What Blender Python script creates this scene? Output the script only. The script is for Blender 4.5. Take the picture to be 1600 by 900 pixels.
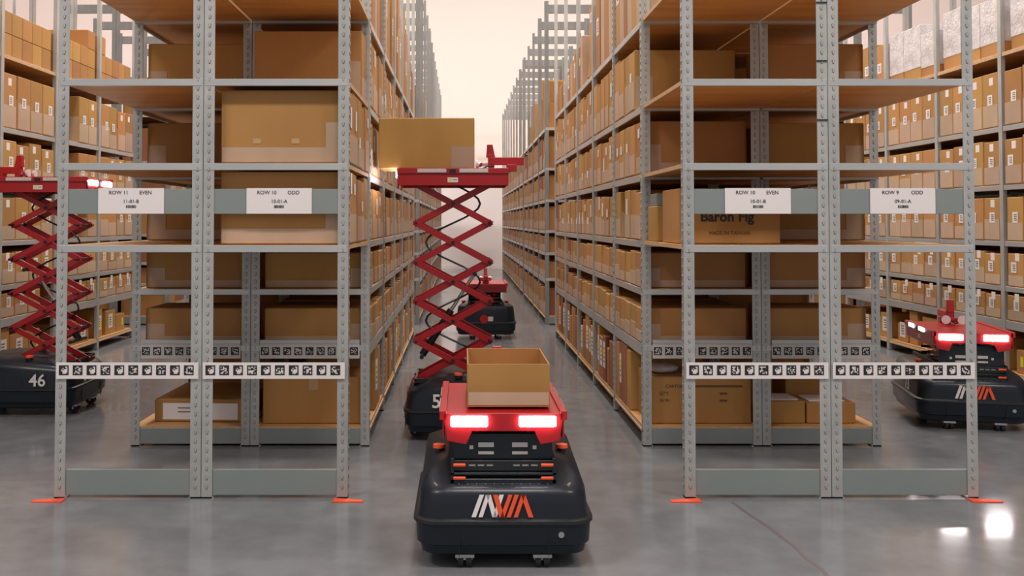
import bpy, bmesh, math, random
from mathutils import Vector, Matrix
R = math.radians
rnd = random.Random(7)
for o in list(bpy.data.objects): bpy.data.objects.remove(o)
SC = bpy.context.scene
COL = SC.collection

# ------------------------------------------------------------------ camera
CAMZ = 1.16
cd = bpy.data.cameras.new('camera'); cam = bpy.data.objects.new('camera', cd); COL.objects.link(cam)
cd.sensor_width = 36.0; cd.lens = 33.12
cam.location = (0, 0, CAMZ); cam.rotation_euler = (R(91.5), 0, 0)
cd.shift_x = 0.04875; cd.shift_y = -0.0890
cd.clip_end = 200
SC.camera = cam

# ------------------------------------------------------------------ world, lamps, exposure
w = bpy.data.worlds.new('world'); SC.world = w; w.use_nodes = True
w.node_tree.nodes['Background'].inputs[0].default_value = (1.0, 0.93, 0.92, 1)
w.node_tree.nodes['Background'].inputs[1].default_value = 0.36
SC.view_settings.view_transform = 'Standard'; SC.view_settings.look = 'None'
SC.view_settings.gamma = 1; SC.view_settings.exposure = 0.45
SC.view_settings.use_curve_mapping = False

def lamp(loc, sx, sy, power, color=(1, .91, .84), rot=(0, 0, 0)):
    l = bpy.data.lights.new('unseen_high_lamp', 'AREA'); l.shape = 'RECTANGLE'
    l.size = sx; l.size_y = sy; l.energy = power; l.color = color
    o = bpy.data.objects.new('unseen_high_lamp', l); COL.objects.link(o)
    o.location = loc; o.rotation_euler = rot
    return o
for lx in (-2.6, .23, 3.0):                      # lamps over the aisles
    for ly in (6.5, 11.5, 17.0):
        lamp((lx, ly, 6.6), .5, 3.4, 110 if ly < 14 else 45)
for lx in (-6.5, 7.2):
    for ly in (8, 16):
        lamp((lx, ly, 6.6), .5, 3.4, 110 if ly < 14 else 45)
for lx in (-3.6, 0.3, 4.2):                      # lamps over the cross aisle in front of the racks
    lamp((lx, .8, 6.2), 1.6, .6, 115)
for lx in (-9, -3, 3, 9):                        # unseen lamps added to brighten the end wall
    lamp((lx, 15.0, 7.9), 3.0, .6, 215, (1, .93, .89), (R(62), 0, 0))

# ------------------------------------------------------------------ materials
def mat(name, col, rough=.6, metal=0, spec=.5, noise=None, rand=0, bump=0, bscale=60, coat=0):
    m = bpy.data.materials.new(name); m.use_nodes = True
    nt = m.node_tree; n = nt.nodes; L = nt.links; b = n['Principled BSDF']
    b.inputs['Base Color'].default_value = (*col, 1); b.inputs['Roughness'].default_value = rough
    b.inputs['Metallic'].default_value = metal; b.inputs['Specular IOR Level'].default_value = spec
    b.inputs['Coat Weight'].default_value = coat
    src = None
    tc = n.new('ShaderNodeTexCoord')
    if noise:
        col2, scale, stretch = noise
        mp = n.new('ShaderNodeMapping'); mp.inputs['Scale'].default_value = stretch
        L.new(tc.outputs['Object'], mp.inputs[0])
        t = n.new('ShaderNodeTexNoise'); t.inputs['Scale'].default_value = scale; t.inputs['Detail'].default_value = 6
        L.new(mp.outputs[0], t.inputs['Vector'])
        r = n.new('ShaderNodeValToRGB'); r.color_ramp.elements[0].position = .35; r.color_ramp.elements[1].position = .65
        r.color_ramp.elements[0].color = (*col, 1); r.color_ramp.elements[1].color = (*col2, 1)
        L.new(t.outputs['Fac'], r.inputs[0]); src = r.outputs[0]
    if rand:
        oi = n.new('ShaderNodeObjectInfo'); hs = n.new('ShaderNodeHueSaturation')
        if src: L.new(src, hs.inputs['Color'])
        else: hs.inputs['Color'].default_value = (*col, 1)
        mr = n.new('ShaderNodeMapRange'); mr.inputs['To Min'].default_value = 1 - rand; mr.inputs['To Max'].default_value = 1 + rand
        L.new(oi.outputs['Random'], mr.inputs['Value']); L.new(mr.outputs[0], hs.inputs['Value'])
        mu = n.new('ShaderNodeMath'); mu.operation = 'MULTIPLY'; mu.inputs[1].default_value = 7.31
        fr = n.new('ShaderNodeMath'); fr.operation = 'FRACT'
        m2 = n.new('ShaderNodeMapRange'); m2.inputs['To Min'].default_value = .491; m2.inputs['To Max'].default_value = .510
        L.new(oi.outputs['Random'], mu.inputs[0]); L.new(mu.outputs[0], fr.inputs[0]); L.new(fr.outputs[0], m2.inputs['Value'])
        L.new(m2.outputs[0], hs.inputs['Hue']); src = hs.outputs[0]
    if src: L.new(src, b.inputs['Base Color'])
    if bump:
        t2 = n.new('ShaderNodeTexNoise'); t2.inputs['Scale'].default_value = bscale; t2.inputs['Detail'].default_value = 4
        L.new(tc.outputs['Object'], t2.inputs['Vector'])
        bp = n.new('ShaderNodeBump'); bp.inputs['Strength'].default_value = bump; bp.inputs['Distance'].default_value = .01
        L.new(t2.outputs['Fac'], bp.inputs['Height']); L.new(bp.outputs[0], b.inputs['Normal'])
    return m

def emat(name, col, strength):
    m = bpy.data.materials.new(name); m.use_nodes = True; b = m.node_tree.nodes['Principled BSDF']
    b.inputs['Base Color'].default_value = (.9, .9, .9, 1)
    b.inputs['Emission Color'].default_value = (*col, 1); b.inputs['Emission Strength'].default_value = strength
    return m

M = {}
M['card'] = mat('cardboard', (.45, .232, .070), .75, noise=((.385, .19, .052), 3, (1, 1, .4)), rand=.16)
M['card_dark'] = mat('cardboard_red_brown', (.33, .13, .055), .75, noise=((.27, .105, .045), 3, (1, 1, .4)), rand=.2)
M['card_in'] = mat('cardboard_inside', (.52, .28, .10), .8)
M['flap'] = mat('pale_cardboard', (.50, .355, .25), .7, noise=((.45, .315, .215), 5, (1, 1, 1)), rand=.12)
M['tape'] = mat('packing_tape', (.50, .30, .14), .3, spec=.6)
M['paper'] = mat('white_paper', (.80, .76, .75), .5)
M['yellow'] = mat('yellow_sticker', (.80, .72, .05), .5)
M['ink'] = mat('black_ink', (.02, .018, .018), .6)
M['ink_grey'] = mat('grey_ink', (.16, .14, .15), .6)
M['ink_brown'] = mat('print_on_cardboard', (.13, .06, .03), .7)
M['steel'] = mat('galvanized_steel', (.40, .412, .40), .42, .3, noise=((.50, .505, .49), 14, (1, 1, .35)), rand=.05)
M['steel_shaded'] = mat('galvanized_steel_shaded', (.20, .205, .205), .55, .2, noise=((.24, .245, .24), 14, (1, 1, .35)))  # far rack steel: unlit look of the posts put into a darker colour
M['dimple'] = mat('punched_slot_rim', (.27, .28, .28), .5, .3)
M['beam'] = mat('grey_painted_beam', (.235, .275, .27), .45, .1, noise=((.27, .30, .29), 2, (1, 1, 1)))
M['bright'] = mat('bright_zinc_beam', (.48, .505, .51), .35, .45, noise=((.55, .56, .55), 9, (.3, .3, 1)))
M['wood'] = mat('particle_board', (.70, .40, .15), .55, noise=((.54, .28, .09), 3.2, (.35, 2.4, 1)))
M['woodedge'] = mat('board_edge', (.60, .40, .23), .6, noise=((.52, .33, .18), 30, (1, 1, 1)))
M['white'] = mat('white_plastic', (.84, .79, .78), .4)
M['greystrip'] = mat('grey_white_plastic', (.58, .56, .54), .5)
M['navy'] = mat('dark_navy_shell', (.009, .014, .022), .34, spec=.3, coat=.12)
M['black'] = mat('black_plastic', (.010, .012, .015), .4)
M['darkmetal'] = mat('dark_mechanism', (.02, .027, .035), .4, .4)
M['red'] = mat('red_lacquer', (.40, .008, .013), .35, spec=.5)
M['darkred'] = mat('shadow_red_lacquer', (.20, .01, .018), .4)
M['orange'] = mat('orange_red_plastic', (.90, .10, .03), .4)
M['rubber'] = mat('rubber', (.018, .018, .02), .8)
M['chrome'] = mat('caster_metal', (.5, .5, .5), .3, .9)
M['glow'] = emat('head_light_on', (1, .96, .97), 26)
M['glowside'] = emat('side_light_on', (1, .96, .97), 12)
M['strip'] = mat('pale_side_strip', (.62, .58, .55), .4)
M['film'] = mat('white_stretch_film', (.72, .70, .72), .25, noise=((.55, .52, .53), 14, (1, 1, 1)), bump=.6, bscale=40)
M['tape_orange'] = mat('orange_floor_tape', (.88, .10, .035), .5)
M['wall'] = mat('peach_wall', (.86, .745, .70), .9)
M['wall_low'] = mat('pale_grey_wall', (.80, .745, .735), .8)
M['ceil'] = mat('white_ceiling', (.75, .70, .66), .9)

def floor_mat():
    m = bpy.data.materials.new('polished_concrete'); m.use_nodes = True
    nt = m.node_tree; n = nt.nodes; L = nt.links; b = n['Principled BSDF']
    tc = n.new('ShaderNodeTexCoord')
    def noise(sc, det=6):
        t = n.new('ShaderNodeTexNoise'); t.inputs['Scale'].default_value = sc; t.inputs['Detail'].default_value = det
        L.new(tc.outputs['Object'], t.inputs['Vector']); return t
    def ramp(src, a, bb, c0, c1):
        r = n.new('ShaderNodeValToRGB'); r.color_ramp.elements[0].position = a; r.color_ramp.elements[1].position = bb
        r.color_ramp.elements[0].color = (*c0, 1); r.color_ramp.elements[1].color = (*c1, 1); L.new(src, r.inputs[0]); return r
    a = noise(.9, 8); r = ramp(a.outputs['Fac'], .32, .7, (.160, .172, .187), (.238, .253, .272))
    s = noise(7, 9); r2 = ramp(s.outputs['Fac'], .35, .65, (.86, .86, .86), (1.06, 1.06, 1.06))
    mx = n.new('ShaderNodeMix'); mx.data_type = 'RGBA'; mx.blend_type = 'MULTIPLY'; mx.inputs[0].default_value = 1
    L.new(r.outputs[0], mx.inputs[6]); L.new(r2.outputs[0], mx.inputs[7]); L.new(mx.outputs[2], b.inputs['Base Color'])
    g = noise(1.6, 6); r3 = ramp(g.outputs['Fac'], .3, .7, (.09, .09, .09), (.20, .20, .20))
    L.new(r3.outputs[0], b.inputs['Roughness'])
    bp = n.new('ShaderNodeBump'); bp.inputs['Strength'].default_value = .06; bp.inputs['Distance'].default_value = .02
    h = noise(2.2, 3); L.new(h.outputs['Fac'], bp.inputs['Height']); L.new(bp.outputs[0], b.inputs['Normal'])
    b.inputs['Specular IOR Level'].default_value = .55
    return m
M['floor'] = floor_mat()

# ------------------------------------------------------------------ helpers
class MB:
    def __init__(s): s.v = []; s.f = []; s.m = []; s.mats = []
    def mi(s, mt):
        if mt not in s.mats: s.mats.append(mt)
        return s.mats.index(mt)
    def add(s, vs, fs, mt):
        b = len(s.v); s.v += [tuple(v) for v in vs]; k = s.mi(mt)
        for f in fs: s.f.append(tuple(b + i for i in f)); s.m.append(k)
        return s
    def box(s, x0, x1, y0, y1, z0, z1, mt, skip=()):
        vs = [(x0, y0, z0), (x1, y0, z0), (x1, y1, z0), (x0, y1, z0), (x0, y0, z1), (x1, y0, z1), (x1, y1, z1), (x0, y1, z1)]
        fs = {'b': (0, 3, 2, 1), 't': (4, 5, 6, 7), 'f': (0, 1, 5, 4), 'r': (1, 2, 6, 5), 'k': (2, 3, 7, 6), 'l': (3, 0, 4, 7)}
        return s.add(vs, [v for k, v in fs.items() if k not in skip], mt)
    def obox(s, c, size, mt, rot=None):
        hx, hy, hz = [q / 2 for q in size]
        vs = [Vector((x, y, z)) for z in (-hz, hz) for x, y in ((-hx, -hy), (hx, -hy), (hx, hy), (-hx, hy))]
        if rot is not None: vs = [rot @ v for v in vs]
        vs = [v + Vector(c) for v in vs]
        return s.add(vs, [(0, 3, 2, 1), (4, 5, 6, 7), (0, 1, 5, 4), (1, 2, 6, 5), (2, 3, 7, 6), (3, 0, 4, 7)], mt)
    def prism(s, poly, fn, mt):
        """poly CCW 2d, fn(u,v,k) -> 3d with k 0/1"""
        n = len(poly); vs = [fn(u, v, 0) for u, v in poly] + [fn(u, v, 1) for u, v in poly]
        fs = [tuple(range(n))[::-1], tuple(range(n, 2 * n))] + [(i, (i + 1) % n, n + (i + 1) % n, n + i) for i in range(n)]
        return s.add(vs, fs, mt)
    def cyl(s, p0, p1, r, mt, n=12, r1=None):
        p0 = Vector(p0); p1 = Vector(p1); d = (p1 - p0).normalized(); q = d.to_track_quat('Z', 'Y'); r1 = r if r1 is None else r1
        a = [p0 + q @ Vector((r * math.cos(2 * math.pi * i / n), r * math.sin(2 * math.pi * i / n), 0)) for i in range(n)]
        c = [p1 + q @ Vector((r1 * math.cos(2 * math.pi * i / n), r1 * math.sin(2 * math.pi * i / n), 0)) for i in range(n)]
        return s.add(a + c, [tuple(range(n))[::-1], tuple(range(n, 2 * n))] + [(i, (i + 1) % n, n + (i + 1) % n, n + i) for i in range(n)], mt)
    def tube(s, pts, r, mt, n=6):
        for a, b in zip(pts[:-1], pts[1:]): s.cyl(a, b, r, mt, n)
        return s
    def loft(s, rings, mt, cap=True):
        n = len(rings[0]); vs = [v for r_ in rings for v in r_]; fs = []
        for k in range(len(rings) - 1):
            for i in range(n):
                fs.append((k * n + i, k * n + (i + 1) % n, (k + 1) * n + (i + 1) % n, (k + 1) * n + i))
        if cap: fs.append(tuple(range(n))[::-1]); fs.append(tuple((len(rings) - 1) * n + i for i in range(n)))
        return s.add(vs, fs, mt)
    def mesh(s, name, bevel=0, smooth=False, seg=1):
        me = bpy.data.meshes.new(name); me.from_pydata(s.v, [], s.f)
        for m_ in s.mats: me.materials.append(M[m_])
        me.polygons.foreach_set('material_index', s.m)
        if bevel:
            bm = bmesh.new(); bm.from_mesh(me)
            bmesh.ops.bevel(bm, geom=list(bm.edges), offset=bevel, segments=seg, affect='EDGES', clamp_overlap=True)
            bm.to_mesh(me); bm.free()
        if smooth:
            me.polygons.foreach_set('use_smooth', [True] * len(me.polygons)); me.set_sharp_from_angle(angle=R(38))
        me.update(); return me

def link(name, me, parent=None, loc=(0, 0, 0), rot=None, label=None, cat=None, group=None, kind=None):
    o = bpy.data.objects.new(name, me); COL.objects.link(o)
    if parent is not None: o.parent = parent
    o.location = loc
    if rot is not None: o.rotation_euler = rot
    if label: o['label'] = label
    if cat: o['category'] = cat
    if group: o['group'] = group
    if kind: o['kind'] = kind
    return o
def thing(name, loc, label, cat, group=None, rot=None): return link(name, None, None, loc, rot, label, cat, group)

def text_mesh(body, size, mt, depth=.0006, font_w=0):
    c = bpy.data.curves.new('text', 'FONT'); c.body = body; c.size = size; c.extrude = depth; c.offset = font_w
    c.align_x = 'CENTER'; c.align_y = 'CENTER'; c.resolution_u = 3
    o = bpy.data.objects.new('text', c); COL.objects.link(o)
    dg = bpy.context.evaluated_depsgraph_get(); dg.update()
    me = bpy.data.meshes.new_from_object(o.evaluated_get(dg)); me.name = 'lettering'
    bpy.data.objects.remove(o); me.materials.clear(); me.materials.append(M[mt]); return me
FACE_CAM = (R(90), 0, 0)
ORD = ['first', 'second', 'third', 'fourth', 'fifth', 'sixth', 'seventh', 'eighth', 'ninth', 'tenth', 'eleventh', 'twelfth', 'thirteenth', 'fourteenth', 'fifteenth', 'sixteenth', 'seventeenth', 'eighteenth', 'nineteenth', 'twentieth'] + ['farthest'] * 20

# ------------------------------------------------------------------ the building
def struct(name, mb, **k): return link(name, mb.mesh(name), kind='structure', **k)
WY = 23.2
struct('floor', MB().box(-15, 15, -4, WY, -.2, 0, 'floor'))
struct('ceiling', MB().box(-15, 15, -1.0, WY + .2, 8.4, 8.6, 'ceil'))
struct('wall_back', MB().box(-15, 15, WY, WY + .2, 2.07, 8.4, 'wall').box(-15, 15, WY, WY + .2, 0, 2.07, 'wall_low'))
struct('wall_left', MB().box(-15.2, -15, -1, WY + .2, 0, 8.4, 'wall'))
struct('wall_right', MB().box(15, 15.2, -1, WY + .2, 0, 8.4, 'wall'))
struct('baseboard_back', MB().box(-15, 15, WY - .02, WY, 0, .09, 'wall_low'))
# the crack that runs across the slab at lower right
cr = [(1.118, 3.93), (1.14, 3.75), (1.165, 3.62), (1.175, 3.5), (1.19, 3.38), (1.185, 3.3), (1.20, 3.18), (1.19, 3.05), (1.20, 2.85)]
mb = MB()
for (a, b) in zip(cr[:-1], cr[1:]):
    w_ = .008
    mb.add([(a[0] - w_, a[1], .0008), (a[0] + w_, a[1], .0008), (b[0] + w_, b[1], .0008), (b[0] - w_, b[1], .0008)], [(3, 2, 1, 0)], 'ink_grey')
struct('trim_1', mb)

# ------------------------------------------------------------------ shelving
D0 = 3.98; BAY = .914
PW = .045; PD = .042; PT = .003
def post_mesh(h, sx, sy, detail, PW=PW, mt='steel'):
    """angle upright; corner at the origin, legs towards +sx and +sy"""
    mb = MB()
    L = [(0, 0), (PW, 0), (PW, PT), (PT, PT), (PT, PD), (0, PD)]
    poly = [(sx * x, sy * y) for x, y in L]
    if sx * sy < 0: poly = poly[::-1]
    mb.prism(poly, lambda u, v, k: (u, v, k * h), mt)
    mb.box(min(0, sx * .05), max(0, sx * .05), min(0, sy * .05), max(0, sy * .05), 0, .006, 'steel')
    if detail:
        z = .05
        while z < h - .03:
            for leg in (0, 1):
                P = [(-.0065, .004), (0, .010), (.0065, .004), (.003, -.012), (-.003, -.012)]
                c = PW * .5
                if leg == 0:
                    vs = [(sx * (c + p[0]), -sy * .0005, z + p[1]) for p in P] + [(sx * (c + p[0] * .6), -sy * .0035, z + p[1] * .7) for p in P]
                else:
                    vs = [(-sx * .0005, sy * (c + p[0]), z + p[1]) for p in P] + [(-sx * .0035, sy * (c + p[0] * .6), z + p[1] * .7) for p in P]
                fs = [(i, (i + 1) % 5, 5 + (i + 1) % 5, 5 + i) for i in range(5)]
                mb.add(vs, fs, 'dimple'); mb.add(vs[5:], [(0, 1, 2, 3, 4)], 'steel')
            z += .0381
    return mb.mesh('post')
_pm = {}
def posts(h, sx, sy, det, slim=False, mt='steel'):
    k = (h, sx, sy, det, slim, mt)
    if k not in _pm: _pm[k] = post_mesh(h, sx, sy, det, .030 if slim else PW, mt)
    return _pm[k]
_bm = {}
def bar(dx, dy, dz, mt, bevel=.0015):
    k = (round(dx, 4), round(dy, 4), round(dz, 4), mt)
    if k not in _bm: _bm[k] = MB().box(0, dx, 0, dy, 0, dz, mt).mesh('bar', bevel)
    return _bm[k]
def deck_mesh(dx, dy):
    k = ('deck', round(dx, 4), round(dy, 4))
    if k not in _bm:
        m_ = MB(); m_.box(0, dx, 0, dy, 0, .018, 'woodedge', skip=('b', 't'))
        m_.add([(0, 0, 0), (dx, 0, 0), (dx, dy, 0), (0, dy, 0)], [(3, 2, 1, 0)], 'wood')
        m_.add([(0, 0, .018), (dx, 0, .018), (dx, dy, .018), (0, dy, .018)], [(0, 1, 2, 3)], 'wood')
        _bm[k] = m_.mesh('deck')
    return _bm[k]
def marker(seed):
    k = ('marker', seed)
    if k in _bm: return _bm[k]
    r = random.Random(seed); s = .041; c = s / 8
    if seed == 0: g = ['111100', '110110', '101000', '100000', '110000', '110001']
    else: g = [''.join(r.choice('0110') for _ in range(6)) for _ in range(6)]
    mb = MB()
    def q(i, j, w_=1, h_=1): mb.box(i * c, (i + w_) * c, -.0008, 0, (8 - j - h_) * c, (8 - j) * c, 'ink', skip=('k', 'b', 't', 'l', 'r'))
    q(0, 0, 8, 1); q(0, 7, 8, 1); q(0, 1, 1, 6); q(7, 1, 1, 6)
    for j, row in enumerate(g):
        for i, ch in enumerate(row):
            if ch == '1': q(i + 1, j + 1)
    _bm[k] = mb.mesh('marker'); return _bm[k]

def rack(label, x0, x1, ys, nb, levels, ztop, detail=(), group='rows of steel warehouse shelving', front=False, sidewood=(), bay=BAY, thick=.52, midends=True):
    root = thing('shelving_rack', (x0, ys, 0), label, 'shelving', group)
    W = x1 - x0; xm = W / 2; pm = 'steel' if ys < 5 else 'steel_shaded'
    for n in range(nb + 1):
        y = n * bay; sy = 1
        det = n in detail
        for px, sx in ((0, 1), (xm - .0015, -1), (xm + .0015, 1), (W, -1)):
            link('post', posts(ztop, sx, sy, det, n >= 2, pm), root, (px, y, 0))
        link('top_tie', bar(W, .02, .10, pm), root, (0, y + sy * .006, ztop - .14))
    units = ((0, xm), (xm, W))
    for n in range(nb):
        y = n * bay; y1 = y + bay
        lv = levels
        if front and n == 0: lv = [l for l in levels if l > 1.0]
        for ux, (a, b) in enumerate(units):
            for z in lv:
                low = z < .2
                link('shelf_deck', deck_mesh(b - a - .012, bay - .012), root, (a + .006, y + .006, z - .018))
                # cross beams at the bay ends
                ends = [(y + .004, 1)] + ([(y1 - .016, 1)] if n == nb - 1 or (front and n == 0) else [])
                if n < 2 or n == nb - 1:
                    for ye, _ in ends:
                        if low: link('end_panel', bar(b - a - .012, .012, z - .02, 'beam'), root, (a + .006, ye, .012))
                        else: link('end_beam', bar(b - a - .012, .012, .030, 'bright'), root, (a + .006, ye - .006, z - .030))
                # side beams towards the aisle
                if not (front and n == 0):
                    out = a if ux == 0 else b
                    if low: link('plinth_board', bar(.012, bay - .006, .014, 'woodedge'), root, (out - (0 if ux == 0 else .012), y + .003, z - .033))
                    elif z in sidewood:
                        link('board_lip', bar(.014, bay - .05, .028, 'woodedge'), root, (out - (-.004 if ux == 0 else .018), y + .045, z - .028))
                    else:
                        t = .062 if abs(z - thick) < .07 else .036
                        link('side_beam', bar(.010, bay - .05, t, 'bright'), root, (out - (-.004 if ux == 0 else .014), y + .045, z - t))
    return root

LV = [.10, .52, .81, 1.06, 1.407, 1.765, 2.22]
LVN = [.10, .46, .70, 1.02, 1.42, 1.84, 2.37]
RL = (-1.71, -.48); RR = (.935, 2.165); NL = (-4.54, -3.30); NR = (3.86, 5.10)
rk_left = rack('near left shelving rack with wooden decks beside the central aisle', *RL, D0, 6, LV, 3.66, detail=(0, 1, 2), front=True)
rk_right = rack('near right shelving rack, front bay mostly empty wooden shelves', *RR, D0, 6, LV, 3.66, detail=(0, 1, 2), front=True)
rk_nl = rack('shelving rack across the left side aisle, behind robot 46', *NL, D0, 6, LVN, 3.66, sidewood=(2.37,), thick=.46)
rk_nr = rack('shelving rack across the right side aisle, behind robot 73', *NR, D0, 6, LVN, 3.66, sidewood=(2.37,), thick=.46)
FY = 10.62
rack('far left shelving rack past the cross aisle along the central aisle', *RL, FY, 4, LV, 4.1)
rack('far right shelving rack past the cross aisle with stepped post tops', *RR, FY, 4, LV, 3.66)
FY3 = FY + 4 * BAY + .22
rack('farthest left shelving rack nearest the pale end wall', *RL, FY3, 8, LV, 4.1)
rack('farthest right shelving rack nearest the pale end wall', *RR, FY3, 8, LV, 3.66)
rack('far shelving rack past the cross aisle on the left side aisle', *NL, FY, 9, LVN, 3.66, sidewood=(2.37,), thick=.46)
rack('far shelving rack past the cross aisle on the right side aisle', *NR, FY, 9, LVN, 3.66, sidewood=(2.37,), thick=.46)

# end trim of the two near racks: kick panels, tag strips, label beams and cards
def dress(root, x0, x1, cards, seed):
    W = x1 - x0; xm = W / 2; k = seed
    for ui, (a, b) in enumerate(((0, xm), (xm, W))):
        aa = a + (.045 if ui == 0 else .043); bb = b - (.043 if ui == 0 else .045)
        link('kick_panel', bar(bb - aa + .01, .014, .107, 'beam'), root, (aa - .005, .005, .012))
        link('label_beam', bar(bb - aa + .01, .014, .106, 'beam'), root, (aa - .005, .004, 1.192))
        st = link('tag_strip', bar(b - a - .018, .003, .068, 'white', .0005), root, (a + .006, -.0085, .500))
        for i in range(10):
            link('marker', marker(0 if i % 2 == 0 else k + i), st, (.012 + i * .0583, -.0003, .016))
        k += 20
        cx0, cx1, t1, t2, t3 = cards[ui]
        card = link('row_card', bar(cx1 - cx0, .002, .108, 'white', .0004), root, (cx0 - x0, -.0005, 1.193))
        w_ = cx1 - cx0
        for tx, px, pz, sz, mt in ((t1, w_ * .31, .089, .022, 'ink'), (t2, w_ * .72, .089, .022, 'ink'), (t3, w_ * .5, .052, .021, 'ink')):
            link('lettering', text_mesh(tx, sz, mt), card, (px, -.0008, pz), FACE_CAM)
        bc = MB(); r_ = random.Random(k); x = 0
        while x < .042:
            bw = r_.choice((.0010, .0016, .0024)); bc.box(x, x + bw, -.0006, 0, 0, .012, 'ink'); x += bw + r_.choice((.0008, .0016))
        link('bar_code', bc.mesh('bar_code'), card, (w_ * .5 - .021, -.0003, .024))
        # the row behind
        s2 = link('tag_strip', bar(b - a - .10, .003, .074, 'greystrip', .0005), root, (a + .05, BAY - .007, .452))
        for i in range(9):
            link('marker', marker(k + 40 + i), s2, (.006 + i * .0575, -.0003, .018))
        link('cross_plate', bar(b - a - .10, .006, .022, 'bright'), root, (a + .05, BAY - .009, .527))
def X(px): return (px - 722) / 370.0
dress(rk_left, *RL, ((X(153), X(256), 'ROW 11', 'EVEN', '11-01-B'), (X(385), X(487), 'ROW 10', 'ODD', '10-01-A')), 100)
dress(rk_right, *RR, ((X(1133), X(1236), 'ROW 10', 'EVEN', '10-01-B'), (X(1360), X(1462), 'ROW 9', 'ODD', '09-01-A')), 200)

for zz in (2.087, 1.838, 1.587):
    link('post_band', MB().box(-.0455, -.0005, -.0045, -.0008, 0, .006, 'ink').mesh('post_band'), rk_right, ((RR[1] - RR[0]) / 2 - .0015, 0, zz))
# orange floor markers at the corner posts
def floor_tape(x, s, label):
    mb = MB(); P = [(-.075, -.055), (.05, -.055), (.05, .0), (.0, -.012), (-.075, -.03)]
    P = [(s * a, b) for a, b in P]
    if s < 0: P = P[::-1]
    mb.prism(P, lambda u, v, k: (u, v, k * .004), 'tape_orange')
    link('floor_tape', mb.mesh('floor_tape'), None, (x, D0 - .006, .0005), label=label, cat='floor marker', group='orange floor markers at the corner posts')
floor_tape(RL[0] + .005, 1, 'orange floor marker at the outermost left corner post of the left rack')
floor_tape(RL[1] - .005, -1, 'orange floor marker at the left rack post beside the central aisle')
floor_tape(RR[0] + .005, 1, 'orange floor marker at the right rack post beside the central aisle')
floor_tape(RR[1] - .005, -1, 'orange floor marker at the outermost right corner post of the right rack')

# ------------------------------------------------------------------ boxes
CL = [z + .0016 for z in LV]; CN = [z + .0016 for z in LVN]     # contents rest a hair above the boards
_cm = {}
def bin_mesh(L_, w_, h, face, style=0, mt='card'):
    """long bin: length L_ along X, w_ along Y, origin at bottom centre; face = +1/-1 side that looks into the aisle"""
    k = (round(L_, 3), round(w_, 3), round(h, 3), face, style, mt)
    if k in _cm: return _cm[k]
    mb = MB(); mb.box(-L_ / 2, L_ / 2, -w_ / 2, w_ / 2, 0, h, mt)
    me = mb.mesh('b', .004); bm = bmesh.new(); bm.from_mesh(me)
    mb2 = MB(); mb2.v = [tuple(v.co) for v in bm.verts]; mb2.f = [tuple(v.index for v in f.verts) for f in bm.faces]; mb2.mats = [mt]; mb2.m = [0] * len(mb2.f); bm.free()
    fx = face * L_ / 2; e = .0022
    fr = (.50, .42, .34)[style % 3]
    mb2.box(min(fx, fx + face * e), max(fx, fx + face * e), -w_ / 2 + .006, w_ / 2 - .006, .008, h * fr, 'flap')
    # the end flap that folds on to the near long side
    mb2.box(-L_ / 2 + .006, L_ / 2 - .006, -w_ / 2 - e, -w_ / 2, .006, h * .22, 'flap')
    xa, xb = (L_ / 2 - .10, L_ / 2 - .006) if face > 0 else (-L_ / 2 + .006, -L_ / 2 + .10)
    mb2.box(xa, xb, -w_ / 2 - e, -w_ / 2, h * .22, h * .56, 'flap')
    _cm[k] = mb2.mesh('archive_box'); return _cm[k]
def carton_mesh(dx, dy, dz, mt='card', bev=.004):
    k = ('c', round(dx, 3), round(dy, 3), round(dz, 3), mt)
    if k not in _cm: _cm[k] = MB().box(-dx / 2, dx / 2, -dy / 2, dy / 2, 0, dz, mt).mesh('carton', bev)
    return _cm[k]
def flaps(parent, dx, dy, dz, axis='x'):
    """packing tape along the top seam and down both ends"""
    mb = MB(); t = .0012; w2 = .024
    if axis == 'x':
        mb.box(-dx / 2 - t, dx / 2 + t, -w2, w2, dz, dz + t, 'tape')
        for s in (-1, 1): mb.box(min(s * dx / 2, s * (dx / 2 + t)), max(s * dx / 2, s * (dx / 2 + t)), -w2, w2, dz * .72, dz, 'tape')
    else:
        mb.box(-w2, w2, -dy / 2 - t, dy / 2 + t, dz, dz + t, 'tape')
        for s in (-1, 1): mb.box(-w2, w2, min(s * dy / 2, s * (dy / 2 + t)), max(s * dy / 2, s * (dy / 2 + t)), dz * .72, dz, 'tape')
    link('packing_tape', mb.mesh('packing_tape'), parent)
_st = {}
def sticker_mesh(face, sw, sh, lines=True, col='paper'):
    k = (face, sw, sh, lines, col)
    if k in _st: return _st[k]
    mb = MB(); mb.box(min(0, face * .001), max(0, face * .001), -sw / 2, sw / 2, 0, sh, col)
    if lines:
        r_ = random.Random(3); e = face * .0016
        for i in range(4):
            z = sh * (.2 + i * .17); mb.box(min(0, e), max(0, e), -sw * .32, sw * (.1 + .22 * r_.random()), z, z + sh * .08, 'ink_grey')
    _st[k] = mb.mesh('sticker'); return _st[k]

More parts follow.
